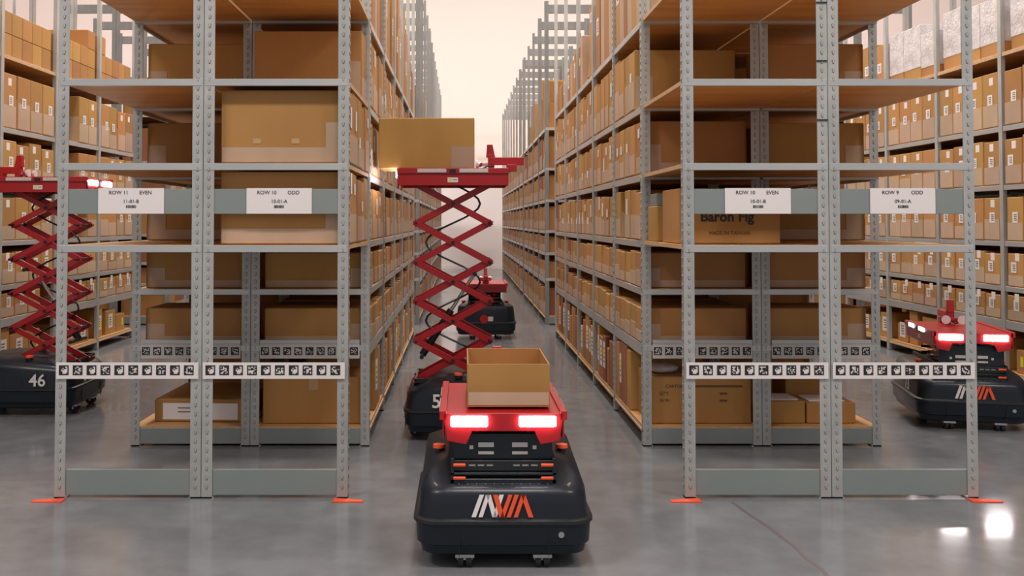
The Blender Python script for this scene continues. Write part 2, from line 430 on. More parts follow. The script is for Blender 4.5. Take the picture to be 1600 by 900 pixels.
LN = ['lowest shelf', 'second shelf up', 'third shelf up', 'fourth shelf up', 'fifth shelf up', 'sixth shelf up', 'top shelf']
cand = []      # every long bin: dict, later split into singles and the far rest
def row_bins(side, rackx, face, y0, nbay, levels, per, heights, where, first=0, inner=None, L_=.55, stick=False, skip=()):
    for n in range(first, nbay):
        for li, h0 in heights.items():
            for k in range(per):
                if (n, li, k) in skip: continue
                r_ = random.Random(sum(map(ord, side)) * 7919 + n * 631 + li * 97 + k * 13)
                if r_.random() < .03: continue
                pitch = (BAY - .07) / per
                w_ = pitch - .008 - (.012 if r_.random() < .2 else 0)
                y = y0 + n * BAY + .048 + pitch * (k + .5)
                h = h0 * r_.choice((1, 1, 1, .97, 1.02, .94))
                fx = rackx - face * .001
                cx = fx - face * (L_ / 2 + .003) - face * r_.choice((0, 0, .002, .006))
                cand.append(dict(x=cx, y=y, z=levels[li], L=L_, w=w_, h=round(h, 3), face=face, style=r_.randrange(3), stick=stick, where=where, n=n, li=li, k=k, per=per, r=r_.random()))
H1 = {1: .185, 2: .185, 3: .27, 4: .28, 5: .35}
HN = {1: .175, 2: .24, 3: .31, 4: .33, 5: .40}
CB = D0
SKF = ()
row_bins('R', RR[0], -1, CB, 6, CL, 5, H1, 'right aisle rack', first=1)
row_bins('L', RL[1], 1, CB, 6, CL, 5, H1, 'left aisle rack', first=1)
row_bins('L0', RL[1], 1, CB, 1, CL, 5, {3: .312, 4: .325}, 'left aisle rack', first=0)
row_bins('NR', NR[0], -1, CB, 6, CN, 4, HN, 'rack behind the rightmost robot', first=1, stick=True)
row_bins('NL', NL[1], 1, CB, 6, CN, 4, HN, 'rack behind the leftmost robot', first=1, stick=True)
for nm, rx, fc, lv, hh, yy, nb in (('f1', RR[0], -1, CL, H1, FY, 4), ('f2', RL[1], 1, CL, H1, FY, 4), ('f3', RR[0], -1, CL, H1, FY3, 8), ('f4', RL[1], 1, CL, H1, FY3, 8),
                                   ('f5', NR[0], -1, CN, HN, FY, 9), ('f6', NL[1], 1, CN, HN, FY, 9)):
    row_bins(nm, rx, fc, yy, nb, lv, 5 if abs(rx) < 2 else 4, ({**hh, 0: .30} if abs(rx) < 2 else {**hh, 6: .42, 0: .28}), 'far', stick=False)
def scr(x, y, z): return 722 + x * 1472 / y, 346 + (CAMZ - z) * 1472 / y
def score(c):
    u, v = scr(c['x'] + c['face'] * .27, c['y'], c['z'] + c['h'] / 2)
    if not (-25 < u < 1625 and -30 < v < 930): return -1
    fx = c['x'] + c['face'] * .27
    return abs(fx) * c['w'] * c['h'] / c['y'] ** 3 * 1e4 * (0 if c['where'] == 'far' else 1)
for c in cand: c['s'] = score(c)
cand.sort(key=lambda c: -c['s'])
single = [c for c in cand if c['s'] > 0][:300]
rest = [c for c in cand if c['s'] > 0][300:] + [c for c in cand if c['s'] == 0]
labelled = []
for c in single:
    ordk = ORD[c['k']]; bayn = ORD[c['n']]
    tone = 'tan archive box'
    lab = f"{tone}, {ordk} in the {bayn} bay, {LN[c['li']]}, {c['where']}"
    o = link('archive_box', bin_mesh(c['L'], c['w'], c['h'], c['face'], c['style']), None, (c['x'], c['y'], c['z']), label=lab, cat='box', group='archive boxes on the shelves')
    if c['n'] == 0 and c['k'] == 0 and c['li'] == 4:
        for px_ in (-.12, .045): link('tape_patch', MB().box(-.017, .017, -.0015, 0, 0, .022, 'tape').mesh('tape_patch'), o, (px_, -c['w'] / 2, .085))
    if not c['stick'] and c['li'] in (3, 4, 5): labelled.append((o, c))
    if c['stick']:
        fx = c['face'] * (c['L'] / 2 + .0023)
        rr = random.Random(int(c['r'] * 1e6))
        if rr.random() < .8: link('sticker', sticker_mesh(c['face'], .065, .075), o, (fx, rr.uniform(-.02, .03), c['h'] * .42))
        if rr.random() < .7: link('sticker', sticker_mesh(c['face'], .05, .055, False), o, (c['face'] * c['L'] / 2, rr.uniform(-.03, .0), c['h'] * .78))
for o, c in labelled:
    rr = random.Random(int(c['r'] * 1e6)); f = c['face']
    if rr.random() < .5: link('sticker', sticker_mesh(f, .05, rr.choice((.05, .09)), False), o, (f * (c['L'] / 2 + .0023), rr.uniform(-.03, .03), c['h'] * rr.choice((.3, .5, .7))))
mb = MB()
for c in rest:
    x, y, z, L_, w_, h, f = c['x'], c['y'], c['z'], c['L'], c['w'], c['h'], c['face']
    mb.box(x - L_ / 2, x + L_ / 2, y - w_ / 2, y + w_ / 2, z, z + h, 'card' if c['r'] < .8 else 'card_dark')
    fx = x + f * L_ / 2; mb.box(min(fx, fx + f * .002), max(fx, fx + f * .002), y - w_ / 2 + .006, y + w_ / 2 - .006, z + .01, z + h * (.34 + .16 * c['r']), 'flap', skip=('b',))
for (x0, x1, ys, nb, lv, first) in ((RL[0] + .01, -1.13, D0, 6, CL, 1), (1.60, RR[1] - .01, D0, 6, CL, 1), (RL[0] + .01, -1.13, FY, 4, CL, 0), (1.60, RR[1] - .01, FY, 4, CL, 0),
        (NL[0] + .01, -3.95, D0, 6, CN, 0), (4.51, NR[1] - .01, D0, 6, CN, 0), (NL[0] + .01, -3.95, FY, 9, CN, 0), (4.51, NR[1] - .01, FY, 9, CN, 0)):
    for n in range(first, nb):
        for li, h in {0: .28, **(H1 if lv is CL else HN)}.items():
            for k in range(5):
                y = ys + n * BAY + .055 + .168 * (k + .5)
                if first and n == 1: continue
                mb.box(x0, x1, y - .079, y + .079, lv[li], lv[li] + h, 'card', skip=('b',))
link('archive_box', mb.mesh('far_archive_boxes'), kind='stuff', label='rows of small tan boxes on the far shelves down the aisles', cat='boxes')

def carton(x0, x1, y0, y1, z, h, label, mt='card', tape=None, rot=0, name='carton', group=None, tilt=None):
    o = link(name, carton_mesh(x1 - x0, y1 - y0, h, mt), None, ((x0 + x1) / 2, (y0 + y1) / 2, z), (tilt or 0, 0, rot), label=label, cat='box', group=group)
    if tape: flaps(o, x1 - x0, y1 - y0, h, tape)
    return o
# end boxes of the outer units, seen through the front bays
Y1 = D0 + BAY
for side, (a, b), xx, f in (('left', (RL[0], (RL[0] + RL[1]) / 2), (-1.655, -1.125), -1), ('right', ((RR[0] + RR[1]) / 2, RR[1]), (1.60, 2.115), 1)):
    for li, h in ((1, .185), (2, .19), (3, .255), (4, .27), (5, .33)):
        for k in range(2):
            link('archive_box', bin_mesh(xx[1] - xx[0], .165, h, f, 1), None, ((xx[0] + xx[1]) / 2, Y1 + .135 + k * .175, CL[li]),
                 label=f"wide brown box, {'front one' if k == 0 else 'one behind the front'}, {LN[li]}, outer half of the {side} rack", cat='box', group='archive boxes on the shelves')
# two tall boxes on the sixth shelf of the left front bay
for k in range(2):
    o = link('archive_box', bin_mesh(.535, .10, .345, 1, 2), None, (-.768, 4.735 + k * .105, CL[5]), label=('large brown box high in the left front bay beside the aisle' if k == 0 else 'narrow box hidden behind the large brown box high in the left front bay'), cat='box')
# right rack front bay contents
b = carton(X(1057) * 3.98 / 3.98 + .052, 1.405, 4.16, 4.50, CL[3], .245, 'orange brown carton printed with a name, in the right front bay', tape=None)
link('lettering', text_mesh('Baron Fig', .062, 'ink', font_w=.0015), b, (-.012, -.1715, .118), FACE_CAM)
link('lettering', text_mesh('MADE IN TAIWAN', .022, 'ink_brown'), b, (.0, -.1715, .048), FACE_CAM)
carton(.955, 1.09, 4.62, 4.84, CL[3], .175, 'small taped tan carton behind the printed carton, at the aisle edge', tape='y')
gb = link('grey_tray', MB().box(-.11, .11, -.08, .08, 0, .012, 'beam').box(-.11, .11, -.08, -.074, .012, .06, 'beam').box(-.11, .11, .074, .08, .012, .06, 'beam').box(-.11, -.104, -.074, .074, .012, .06, 'beam').box(.104, .11, -.074, .074, .012, .06, 'beam').mesh('grey_tray', .0015), None, (1.07, 4.735, CL[3] + .1765), label='grey metal tray lying on the small taped carton', cat='tray')
# lowest compartment, second row of posts
c = carton(-1.62, -1.13, 5.01, 5.52, CL[0], .118, 'flat carton with a white paper sheet, lowest left compartment', rot=R(-2))
sh = MB().box(-.20, .20, -.2575, -.2555, .012, .098, 'paper')
for i, (a_, b_) in enumerate(((-.12, .02), (-.12, -.04), (-.03, .05))): sh.box(a_, b_, -.2585, -.2575, .07 - i * .02, .076 - i * .02, 'ink_grey')
link('paper_sheet', sh.mesh('paper_sheet'), c)
carton(-1.30, -1.12, 5.55, 5.76, CL[0], .28, 'dark brown carton standing behind the flat carton with paper', mt='card_dark')
carton(-1.045, -.515, 4.965, 5.30, CL[0], .245, 'large brown carton, lowest shelf of the left rack beside the aisle', tape='y')
c = carton(.985, 1.515, 4.965, 5.295, CL[0], .245, 'large carton with printed lines, lowest shelf of the right rack', tape=None)
for i, (tx, px) in enumerate((('CARTON NO.', -.08), ('QTY:', -.16), ('N.W.', -.155))): link('lettering', text_mesh(tx, .024, 'ink_brown'), c, (px - .03, -.1665, .195 - i * .037), FACE_CAM)
link('printed_line', MB().box(-.04, .22, -.167, -.165, .19, .200, 'ink_brown').box(.10, .14, -.167, -.165, .152, .162, 'ink_brown').box(.10, .14, -.167, -.165, .115, .125, 'ink_brown').mesh('printed_line'), c)
def crumple(name, loc, sx, sy, sz, seed, label, mt='film', cat='plastic bag'):
    r_ = random.Random(seed); n, m_ = 14, 9; vs = []; fs = []
    for j in range(m_ + 1):
        for i in range(n):
            a = 2 * math.pi * i / n; ph = math.pi * j / m_
            rr = 1 + .18 * (r_.random() - .5) * (0 if j in (0, m_) else 1)
            vs.append((sx * .5 * math.sin(ph) * math.cos(a) * rr, sy * .5 * math.sin(ph) * math.sin(a) * rr, max(0, sz * .5 * (1 - math.cos(ph)) * (1 + .1 * (r_.random() - .5)))))
    for j in range(m_):
        for i in range(n): fs.append((j * n + i, j * n + (i + 1) % n, (j + 1) * n + (i + 1) % n, (j + 1) * n + i))
    me = MB().add(vs, fs, mt).mesh(name, smooth=True)
    return link(name, me, None, loc, label=label, cat=cat)
crumple('plastic_bag', (1.08, 5.10, CL[0] + .2455), .17, .16, .055, 3, 'crumpled grey plastic bag lying on the printed carton')
c = carton(1.605, 1.80, 4.97, 5.20, CL[0], .115, 'small carton under paper, left of the lowest right compartment pair')
link('paper_sheet', MB().box(-.085, .07, -.09, .08, .1155, .122, 'paper').mesh('p', .002), c)
c = carton(1.808, 2.065, 4.97, 5.20, CL[0], .108, 'small carton under paper, right of the lowest right compartment pair')
link('paper_sheet', MB().box(-.11, .08, -.09, .08, .1085, .115, 'paper').mesh('p', .002), c)
carton(1.80, 2.02, 5.27, 5.50, CL[0], .24, 'brown carton standing behind the two small paper covered cartons', tape='x')

# ---- lowest shelf along the central aisle: mixed upright parcels
def low_misc(side, rackx, face, seed):
    r_ = random.Random(seed); y = Y1 + .06 if side == 'right' else Y1 + .44; i = 0
    y = Y1 + .42; ln_ = -1
    while y < D0 + 6 * BAY - .2:
        w_ = r_.choice((.07, .10, .13, .17, .20)); L_ = r_.uniform(.34, .5); h = r_.choice((.24, .28, .30, .33, .345))
        n = int((y - D0) / BAY); yn = D0 + n * BAY
        if n != ln_: i = 0; ln_ = n
        if y < yn + .05: y = yn + .05
        if y + w_ > yn + BAY - .01: y = yn + BAY + .05; continue
        fx = rackx - face * .008; cx = fx - face * L_ / 2
        mt = 'card_dark' if r_.random() < (.6 if side == 'right' else .35) else 'card'
        tn = 'red brown' if mt == 'card_dark' else 'tan'
        pos = 'parcel'
        o = link('parcel', carton_mesh(L_, w_, h, mt), None, (cx, y + w_ / 2, CL[0]), label=f"{tn} upright parcel, {ORD[i]} one in the {ORD[n]} bay, lowest shelf, {side} aisle rack", cat='parcel', group='parcels on the lowest aisle shelves')
        q = r_.random(); fxx = face * L_ / 2
        if q < .45: link('shipping_label', sticker_mesh(face, min(w_ * .8, .11), .17), o, (fxx, 0, h * .3))
        if q < .3: link('yellow_sticker', sticker_mesh(face, min(w_ * .5, .04), .05, False, 'yellow'), o, (fxx + face * .001, w_ * .1, h * .55))
        i += 1; y += w_ + r_.choice((.006, .01, .03, .07))
low_misc('right', RR[0], -1, 21); low_misc('left', RL[1], 1, 12)
crumple('plastic_bag', (1.09, 6.38, CL[0] + .350), .22, .16, .040, 5, 'white plastic bag bunched on parcels, lowest right aisle shelf, nearer', 'paper')
crumple('plastic_bag', (1.09, 6.98, CL[0] + .350), .22, .20, .040, 6, 'white plastic bag bunched on parcels, lowest right aisle shelf, farther', 'paper')

# ---- lowest shelf of the side racks
def low_side(side, rackx, face, seed):
    r_ = random.Random(seed); y = D0 + 2 * BAY + .05; i = 0
    while y < D0 + 6 * BAY - .2:
        w_ = r_.choice((.14, .18, .24, .30)); L_ = .42; h = r_.choice((.16, .22, .26, .285))
        n = int((y - D0) / BAY); yn = D0 + n * BAY
        if y < yn + .05: y = yn + .05
        if y + w_ > yn + BAY - .01: y = yn + BAY + .051; continue
        o = link('carton', carton_mesh(L_, w_, h, 'card'), None, (rackx - face * (.03 + L_ / 2), y + w_ / 2, CN[0]), label=f"tan carton, {ORD[i]} back on the lowest shelf behind the {side}most robot", cat='box', group='cartons on the lowest side shelves')
        if r_.random() < .6: link('shipping_label', sticker_mesh(face, .10, .13), o, (face * L_ / 2, 0, h * .25))
        if r_.random() < .4: link('yellow_sticker', sticker_mesh(face, .035, .07, False, 'yellow'), o, (face * (L_ / 2 + .001), w_ * .22, h * .3))
        i += 1; y += w_ + r_.choice((.01, .04, .09))
low_side('left', NL[1], 1, 5); low_side('right', NR[0], -1, 9)

# ---- top shelves along the central aisle: tall uneven cartons
def top_goods(side, rackx, face, items):
    for i, (y, w_, L_, h, mt, lab, extra, tilt) in enumerate(items):
        cx = rackx - face * (.03 + L_ / 2 + abs(tilt) * h * .5 - .022)
        o = link('carton', carton_mesh(L_, w_, h, mt), None, (cx, y + w_ / 2, CL[6] + abs(math.sin(tilt)) * L_ / 2 + (.004 if tilt else 0)), (0, tilt, 0), label=lab + f", top shelf of the {side} aisle rack", cat='box')
        fxx = face * L_ / 2
        if 'p' in extra: link('shipping_label', sticker_mesh(face, min(.09, w_ * .7), .12), o, (fxx, 0, h * .42))
        if 'g' in extra: link('shipping_label', sticker_mesh(face, min(.08, w_ * .6), .07), o, (fxx, 0, h * .76))
        if 'y' in extra: link('yellow_sticker', sticker_mesh(face, .045, .06, False, 'yellow'), o, (fxx, -.02, h * .55))
        if 't' in extra: flaps(o, L_, w_, h, 'x')
        if 's' in extra:
            o2 = link('carton', carton_mesh(L_ * .8, w_ * .95, .17, 'card'), None, (cx - face * .02, y + w_ / 2, CL[6] + h + .0016), label='small one on the ' + lab, cat='box')
B_ = lambda n: D0 + n * BAY + .052
top_goods('right', RR[0], -1, [
    (B_(1), .13, .50, .62, 'flap', 'pale tall carton nearest the front', '', 0), (B_(1) + .136, .12, .48, .60, 'card', 'tall tan carton second from the front', 'p', 0),
    (B_(1) + .262, .14, .50, .64, 'flap', 'pale tall carton third from the front', 'p', 0), (B_(1) + .408, .11, .46, .58, 'card_dark', 'red brown tall carton', 'p', 0),
    (B_(1) + .524, .14, .50, .66, 'flap', 'pale tall carton before the second post', '', 0), (B_(1) + .670, .13, .48, .60, 'card', 'tall tan carton against the second post', 'p', 0),
    (B_(2), .18, .50, .58, 'flap', 'wide pale carton just past the second post', '', 0), (B_(2) + .186, .17, .50, .56, 'card', 'wide tan carton past the pale one', '', 0),
    (B_(2) + .362, .15, .48, .60, 'flap', 'pale carton in the middle of the second bay', 'g', 0), (B_(2) + .56, .20, .46, .55, 'card', 'tan carton with a grey label', 'p', 0),
    (B_(3), .17, .46, .52, 'card', 'tan carton beside the leaning one', 'g', 0), (B_(3) + .25, .26, .34, .46, 'card', 'large leaning carton with a yellow sticker', 'gyt', R(7)),
    (B_(3) + .59, .12, .40, .40, 'flap', 'pale narrow carton behind the leaning one', '', 0), (B_(3) + .72, .10, .40, .34, 'card_dark', 'dark narrow carton behind the leaning one', 'y', 0),
    (B_(4), .10, .44, .32, 'card_dark', 'dark narrow carton after the fourth post', '', 0), (B_(4) + .11, .12, .44, .34, 'card', 'tan carton after the dark narrow one', 'p', 0),
    (B_(4) + .24, .10, .42, .30, 'card', 'low tan carton in the fourth bay', '', 0), (B_(4) + .36, .14, .42, .30, 'flap', 'pale low carton in the fourth bay', '', 0), (B_(4) + .54, .16, .42, .27, 'card', 'lowest tan carton of the fourth bay', 'p', 0),
    (B_(5), .14, .42, .26, 'card', 'first low tan carton of the fifth bay', 'p', 0), (B_(5) + .16, .14, .42, .22, 'card_dark', 'red brown low carton of the fifth bay', '', 0), (B_(5) + .34, .16, .42, .24, 'card', 'middle low tan carton of the fifth bay', '', 0), (B_(5) + .56, .16, .42, .20, 'card', 'last low tan carton of the near rack', '', 0)])
top_goods('left', RL[1], 1, [
    (B_(1), .16, .50, .56, 'card', 'tall tan carton nearest the front', 'p', 0), (B_(1) + .17, .13, .48, .60, 'card', 'second tall tan carton from the front', 'y', 0),
    (B_(1) + .31, .14, .50, .50, 'flap', 'pale tall carton', 'p', 0), (B_(1) + .47, .15, .48, .58, 'card', 'tan carton with a yellow sticker', 'y', 0), (B_(1) + .64, .14, .48, .52, 'card_dark', 'red brown tall carton', '', 0),
    (B_(2), .14, .50, .60, 'card', 'tall tan carton just past the second post', 'y', 0), (B_(2) + .15, .12, .48, .62, 'flap', 'pale tall carton past the second post', 'p', 0), (B_(2) + .30, .17, .50, .55, 'card', 'wide tan carton in the second bay', '', 0),
    (B_(2) + .50, .14, .40, .48, 'card', 'tan carton leaning outward in the second bay', 't', R(-5)), (B_(2) + .67, .12, .46, .58, 'card', 'tall tan carton at the third post', 'p', 0),
    (B_(3), .20, .50, .62, 'card', 'large tan carton past the third post', 't', 0), (B_(3) + .22, .14, .50, .5, 'card_dark', 'red brown carton in the third bay', 'p', 0), (B_(3) + .38, .16, .48, .66, 'card', 'tallest tan carton of the third bay', 'y', 0), (B_(3) + .58, .16, .48, .55, 'flap', 'pale carton in the third bay', 'p', 0),
    (B_(4), .16, .50, .62, 'card', 'tan carton past the fourth post', 't', 0), (B_(4) + .18, .20, .46, .74, 'card', 'tallest tan carton of the fourth bay', 't', 0), (B_(4) + .42, .14, .46, .5, 'card', 'white labelled tan carton in the fourth bay', 'p', 0), (B_(4) + .60, .14, .46, .6, 'flap', 'pale carton in the fourth bay', '', 0),
    (B_(5), .20, .48, .70, 'card', 'tall tan carton past the fifth post', 't', 0), (B_(5) + .24, .16, .48, .46, 'card', 'shorter tan carton in the fifth bay', 'p', 0), (B_(5) + .45, .22, .46, .40, 'card_dark', 'red brown carton ending the near rack', '', 0)])
for side, rackx, face, items in (('right', RR[0], -1, [(.10, .20, .46, .30, 1), (.34, .16, .44, .28, 0), (.95, .22, .48, .44, 1), (1.25, .20, .44, .30, 0), (1.50, .2, .4, .22, 0), (1.98, .28, .40, .52, 0), (2.34, .30, .42, .55, 0), (2.95, .3, .4, .3, 0)]),
                           ('left', RL[1], 1, [(.10, .24, .46, .50, 0), (.42, .20, .44, .40, 0), (1.0, .26, .48, .62, 0), (1.35, .2, .4, .34, 0), (1.98, .34, .40, .66, 0), (2.95, .3, .4, .3, 0)])):
    for i, (dy, w_, L_, h, stck) in enumerate(items):
        o = link('carton', carton_mesh(L_, w_, h), None, (rackx - face * (.04 + L_ / 2), FY + dy + w_ / 2, CL[6]), label=f"tan carton, {ORD[i]} back on the top shelf of the far {side} rack", cat='box')
        if stck: link('carton', carton_mesh(L_ * .9, w_ * .95, .24), None, (rackx - face * (.04 + L_ / 2), FY + dy + w_ / 2, CL[6] + h + .0016), label=f"upper tan carton stacked {ORD[i]} back on the far {side} rack", cat='box')

# ---- top shelves of the side racks
i = 0
for n in range(1, 6):
    for k in range(5):
        for lay in range(2 if (n * 7 + k * 3) % 5 else 3):
            if lay == 2 and k % 2: continue
            y = D0 + n * BAY + .05 + .166 * (k + .5)
            link('small_carton', carton_mesh(.36, .158, .165, 'card'), None, (NL[1] - .03 - .18, y, CN[6] + lay * .1665), label=f"small tan carton, {('bottom', 'second', 'third')[lay]} layer, {ORD[k]} in {ORD[n]} bay, top shelf behind the leftmost robot", cat='box', group='small cartons stacked on the left side rack')
for n in range(1, 6):
    k = 0; r_ = random.Random(n + 60); y = D0 + n * BAY + .05
    while True:
        w_ = r_.choice((.20, .26, .30)); h = r_.choice((.36, .42, .46))
        if y + w_ > D0 + (n + 1) * BAY - .01: break
        wrapped = n in (3, 4) or (n == 2)
        o = link('carton', carton_mesh(.5, w_, h, 'card'), None, (NR[0] + .03 + .25, y + w_ / 2, CN[6]), label=f"{'film wrapped' if wrapped else 'tan'} carton, {ORD[k]} in the {ORD[n]} bay, top shelf behind the rightmost robot", cat='box', group='large cartons on the right side rack')
        if wrapped:
            link('stretch_film', MB().box(-.253, .20, -w_ / 2 - .002, w_ / 2 + .002, h * .22, h + .003, 'film').mesh('stretch_film', .003), o)
        else: link('sticker', sticker_mesh(-1, .08, .09), o, (-.25, .02, h * .4))
        y += w_ + .012; k += 1

# ------------------------------------------------------------------ robots
def rrect(a, b, r, z, n=6, zf=None):
    pts = []
    for cx, cy, s in ((a - r, b - r, 0), (-a + r, b - r, 90), (-a + r, -b + r, 180), (a - r, -b + r, 270)):
        for i in range(n + 1):
            t = R(s + 90 * i / n); x = cx + r * math.cos(t); y = cy + r * math.sin(t)
            pts.append((x, y, z + (zf(x, y) if zf else 0)))
    return pts
LOGO_W = [[(0, 0), (24, 0), (68, 117), (44, 117)], [(38, 0), (60, 0), (100, 117), (78, 117)], [(112, 0), (138, 0), (104, 117), (80, 117)], [(116, 0), (136, 0), (174, 117), (150, 117)]]
LOGO_R = [[(150, 0), (178, 0), (142, 117), (116, 117)], [(154, 0), (176, 0), (220, 117), (198, 117)], [(188, 0), (210, 0), (254, 117), (232, 117)], [(226, 0), (248, 0), (290, 117), (268, 117)], [(306, 0), (332, 0), (290, 117), (266, 117)]]
_rb = {}
def robot_meshes():
    def sst(y): t_ = max(0, min(1, (y + .32) / .22)); return t_ * t_ * (3 - 2 * t_)
    up = lambda x, y: .062 * sst(y)
    up2 = lambda x, y: .045 * sst(y)
    up3 = lambda x, y: .02 * sst(y)
    lo = MB(); lo.loft([rrect(.260, .296, .05, .044), rrect(.276, .316, .06, .052), rrect(.282, .322, .065, .08), rrect(.292, .332, .07, .086), rrect(.296, .338, .075, .152)], 'navy')
    _rb['lower'] = lo.mesh('lower_shell', smooth=True)
    ri = MB(); ri.loft([rrect(.297, .336, .075, .150), rrect(.304, .342, .08, .155), rrect(.303, .341, .08, .166), rrect(.291, .332, .075, .172)], 'black')
    _rb['ridge'] = ri.mesh('bumper_rim', smooth=True)
    u = MB(); u.loft([rrect(.290, .331, .075, .171), rrect(.284, .325, .075, .215, zf=up3), rrect(.279, .321, .075, .246, zf=up2), rrect(.270, .312, .08, .261, zf=up), rrect(.250, .292, .085, .272, zf=up), rrect(.218, .255, .09, .279, zf=up), rrect(.185, .215, .08, .282, zf=up)], 'navy')
    _rb['upper'] = u.mesh('upper_shell', smooth=True)
    c = MB(); c.box(-.035, .035, -.03, .03, -.006, .0, 'chrome'); c.cyl((-.006, 0, -.014), (.006, 0, -.014), .012, 'chrome', 10)
    _rb['caster'] = MB().box(-.032, .032, -.028, .028, -.008, .004, 'chrome').box(-.018, -.014, -.02, .02, -.03, -.008, 'chrome').box(.014, .018, -.02, .02, -.03, -.008, 'chrome').mesh('caster', .001)
    wm = MB()
    for s in (-1, 1): wm.cyl((s * .014 - .009, 0, 0), (s * .014 + .009, 0, 0), .0255, 'rubber', 16)
    wm.cyl((-.026, 0, 0), (.026, 0, 0), .006, 'chrome', 8)
    _rb['wheel'] = wm.mesh('wheel', smooth=True)
    bt = MB(); bt.cyl((0, 0, 0), (0, 0, .018), .016, 'black', 14); _rb['bstem'] = bt.mesh('stop_button', smooth=True)
    _rb['bcap'] = MB().cyl((0, 0, 0), (0, 0, .011), .023, 'orange', 16, .021).mesh('button_cap', smooth=True)
    lg = MB()
    def pl(P, mt, d): lg.prism([(u_ / 332 * .206 - .103, v_ / 332 * .206) for u_, v_ in P], lambda a, b, k: (a, -.0015 * k - d, b), mt)
    for P in LOGO_W: pl(P, 'white', 0)
    for i, P in enumerate(LOGO_R): pl(P, 'orange', .002)
    bm_ = lg.mesh('logo'); _rb['logo'] = bm_
    # platform: folded red tray with a notched front apron
    W, FY_, RY = .205, -.30, .30
    p = MB()
    p.box(-W, W, FY_ + .006, RY, .062, .074, 'red')
    ap = [(-W + .016, -.018), (-.125, -.030), (-.105, .014), (.105, .014), (.125, -.030), (W - .016, -.018), (W, .074), (-W, .074)]
    p.prism(ap, lambda a, b, k: (a, FY_ + .006 * (1 - k), b), 'red')
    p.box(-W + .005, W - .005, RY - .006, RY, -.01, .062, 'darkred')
    for s in (-1, 1):
        x0, x1 = sorted((s * (W - .006), s * W)); p.box(x0, x1, FY_ + .006, RY, -.012, .062, 'red')
        x0, x1 = sorted((s * (W - .014), s * (W + .010))); p.box(x0, x1, FY_, RY, .052, .082, 'red')
    _rb['platform'] = p.mesh('platform', .0015)
    _rb['head'] = MB().box(-.062, .062, -.008, 0, 0, .034, 'glow').mesh('head_light', .003)
    _rb['strip'] = MB().box(0, .003, -.155, 0, 0, .020, 'strip').mesh('side_strip', .001)
    _rb['stripon'] = MB().box(0, .004, -.110, 0, 0, .022, 'glowside').mesh('side_light', .001)
    _rb['sq'] = MB().box(0, .004, -.017, .017, 0, .020, 'black').mesh('sensor', .001)
    _rb['caut'] = MB().box(0, .001, -.028, .028, 0, .026, 'paper').box(0.001, .0016, -.022, -.006, .006, .020, 'yellow').box(.001, .0016, .0, .022, .012, .016, 'ink_grey').mesh('caution_label')
    g = MB()     # gripper: rail, upright, carriage (local: front is -Y)
    g.box(-.022, .022, .10, .285, .118, .160, 'red'); g.box(-.020, .020, .085, .120, .10, .175, 'red')
    g.prism([(.075, .160), (.125, .160), (.110, .232), (.080, .232)], lambda a, b, k: (-.018 + .036 * k, a, b), 'red')
    g.box(-.030, .030, .19, .245, .082, .120, 'red')
    g.box(-.012, .012, .045, .09, .112, .128, 'chrome')
    _rb['grip'] = g.mesh('gripper', .0015)
    cu = MB(); cu.cyl((0, 0, 0), (0, -.012, 0), .012, 'chrome', 12, .012).cyl((0, -.012, 0), (0, -.028, 0), .018, 'paper', 16, .026); _rb['cup'] = cu.mesh('suction_cup', smooth=True)
    ho = MB(); P = [(.03, .12, .115), (.035, .08, .108), (.03, .055, .098), (.02, .07, .094), (.03, .16, .094)]
    ho.tube(P, .004, 'black'); _rb['hose'] = ho.mesh('hose')
robot_meshes()
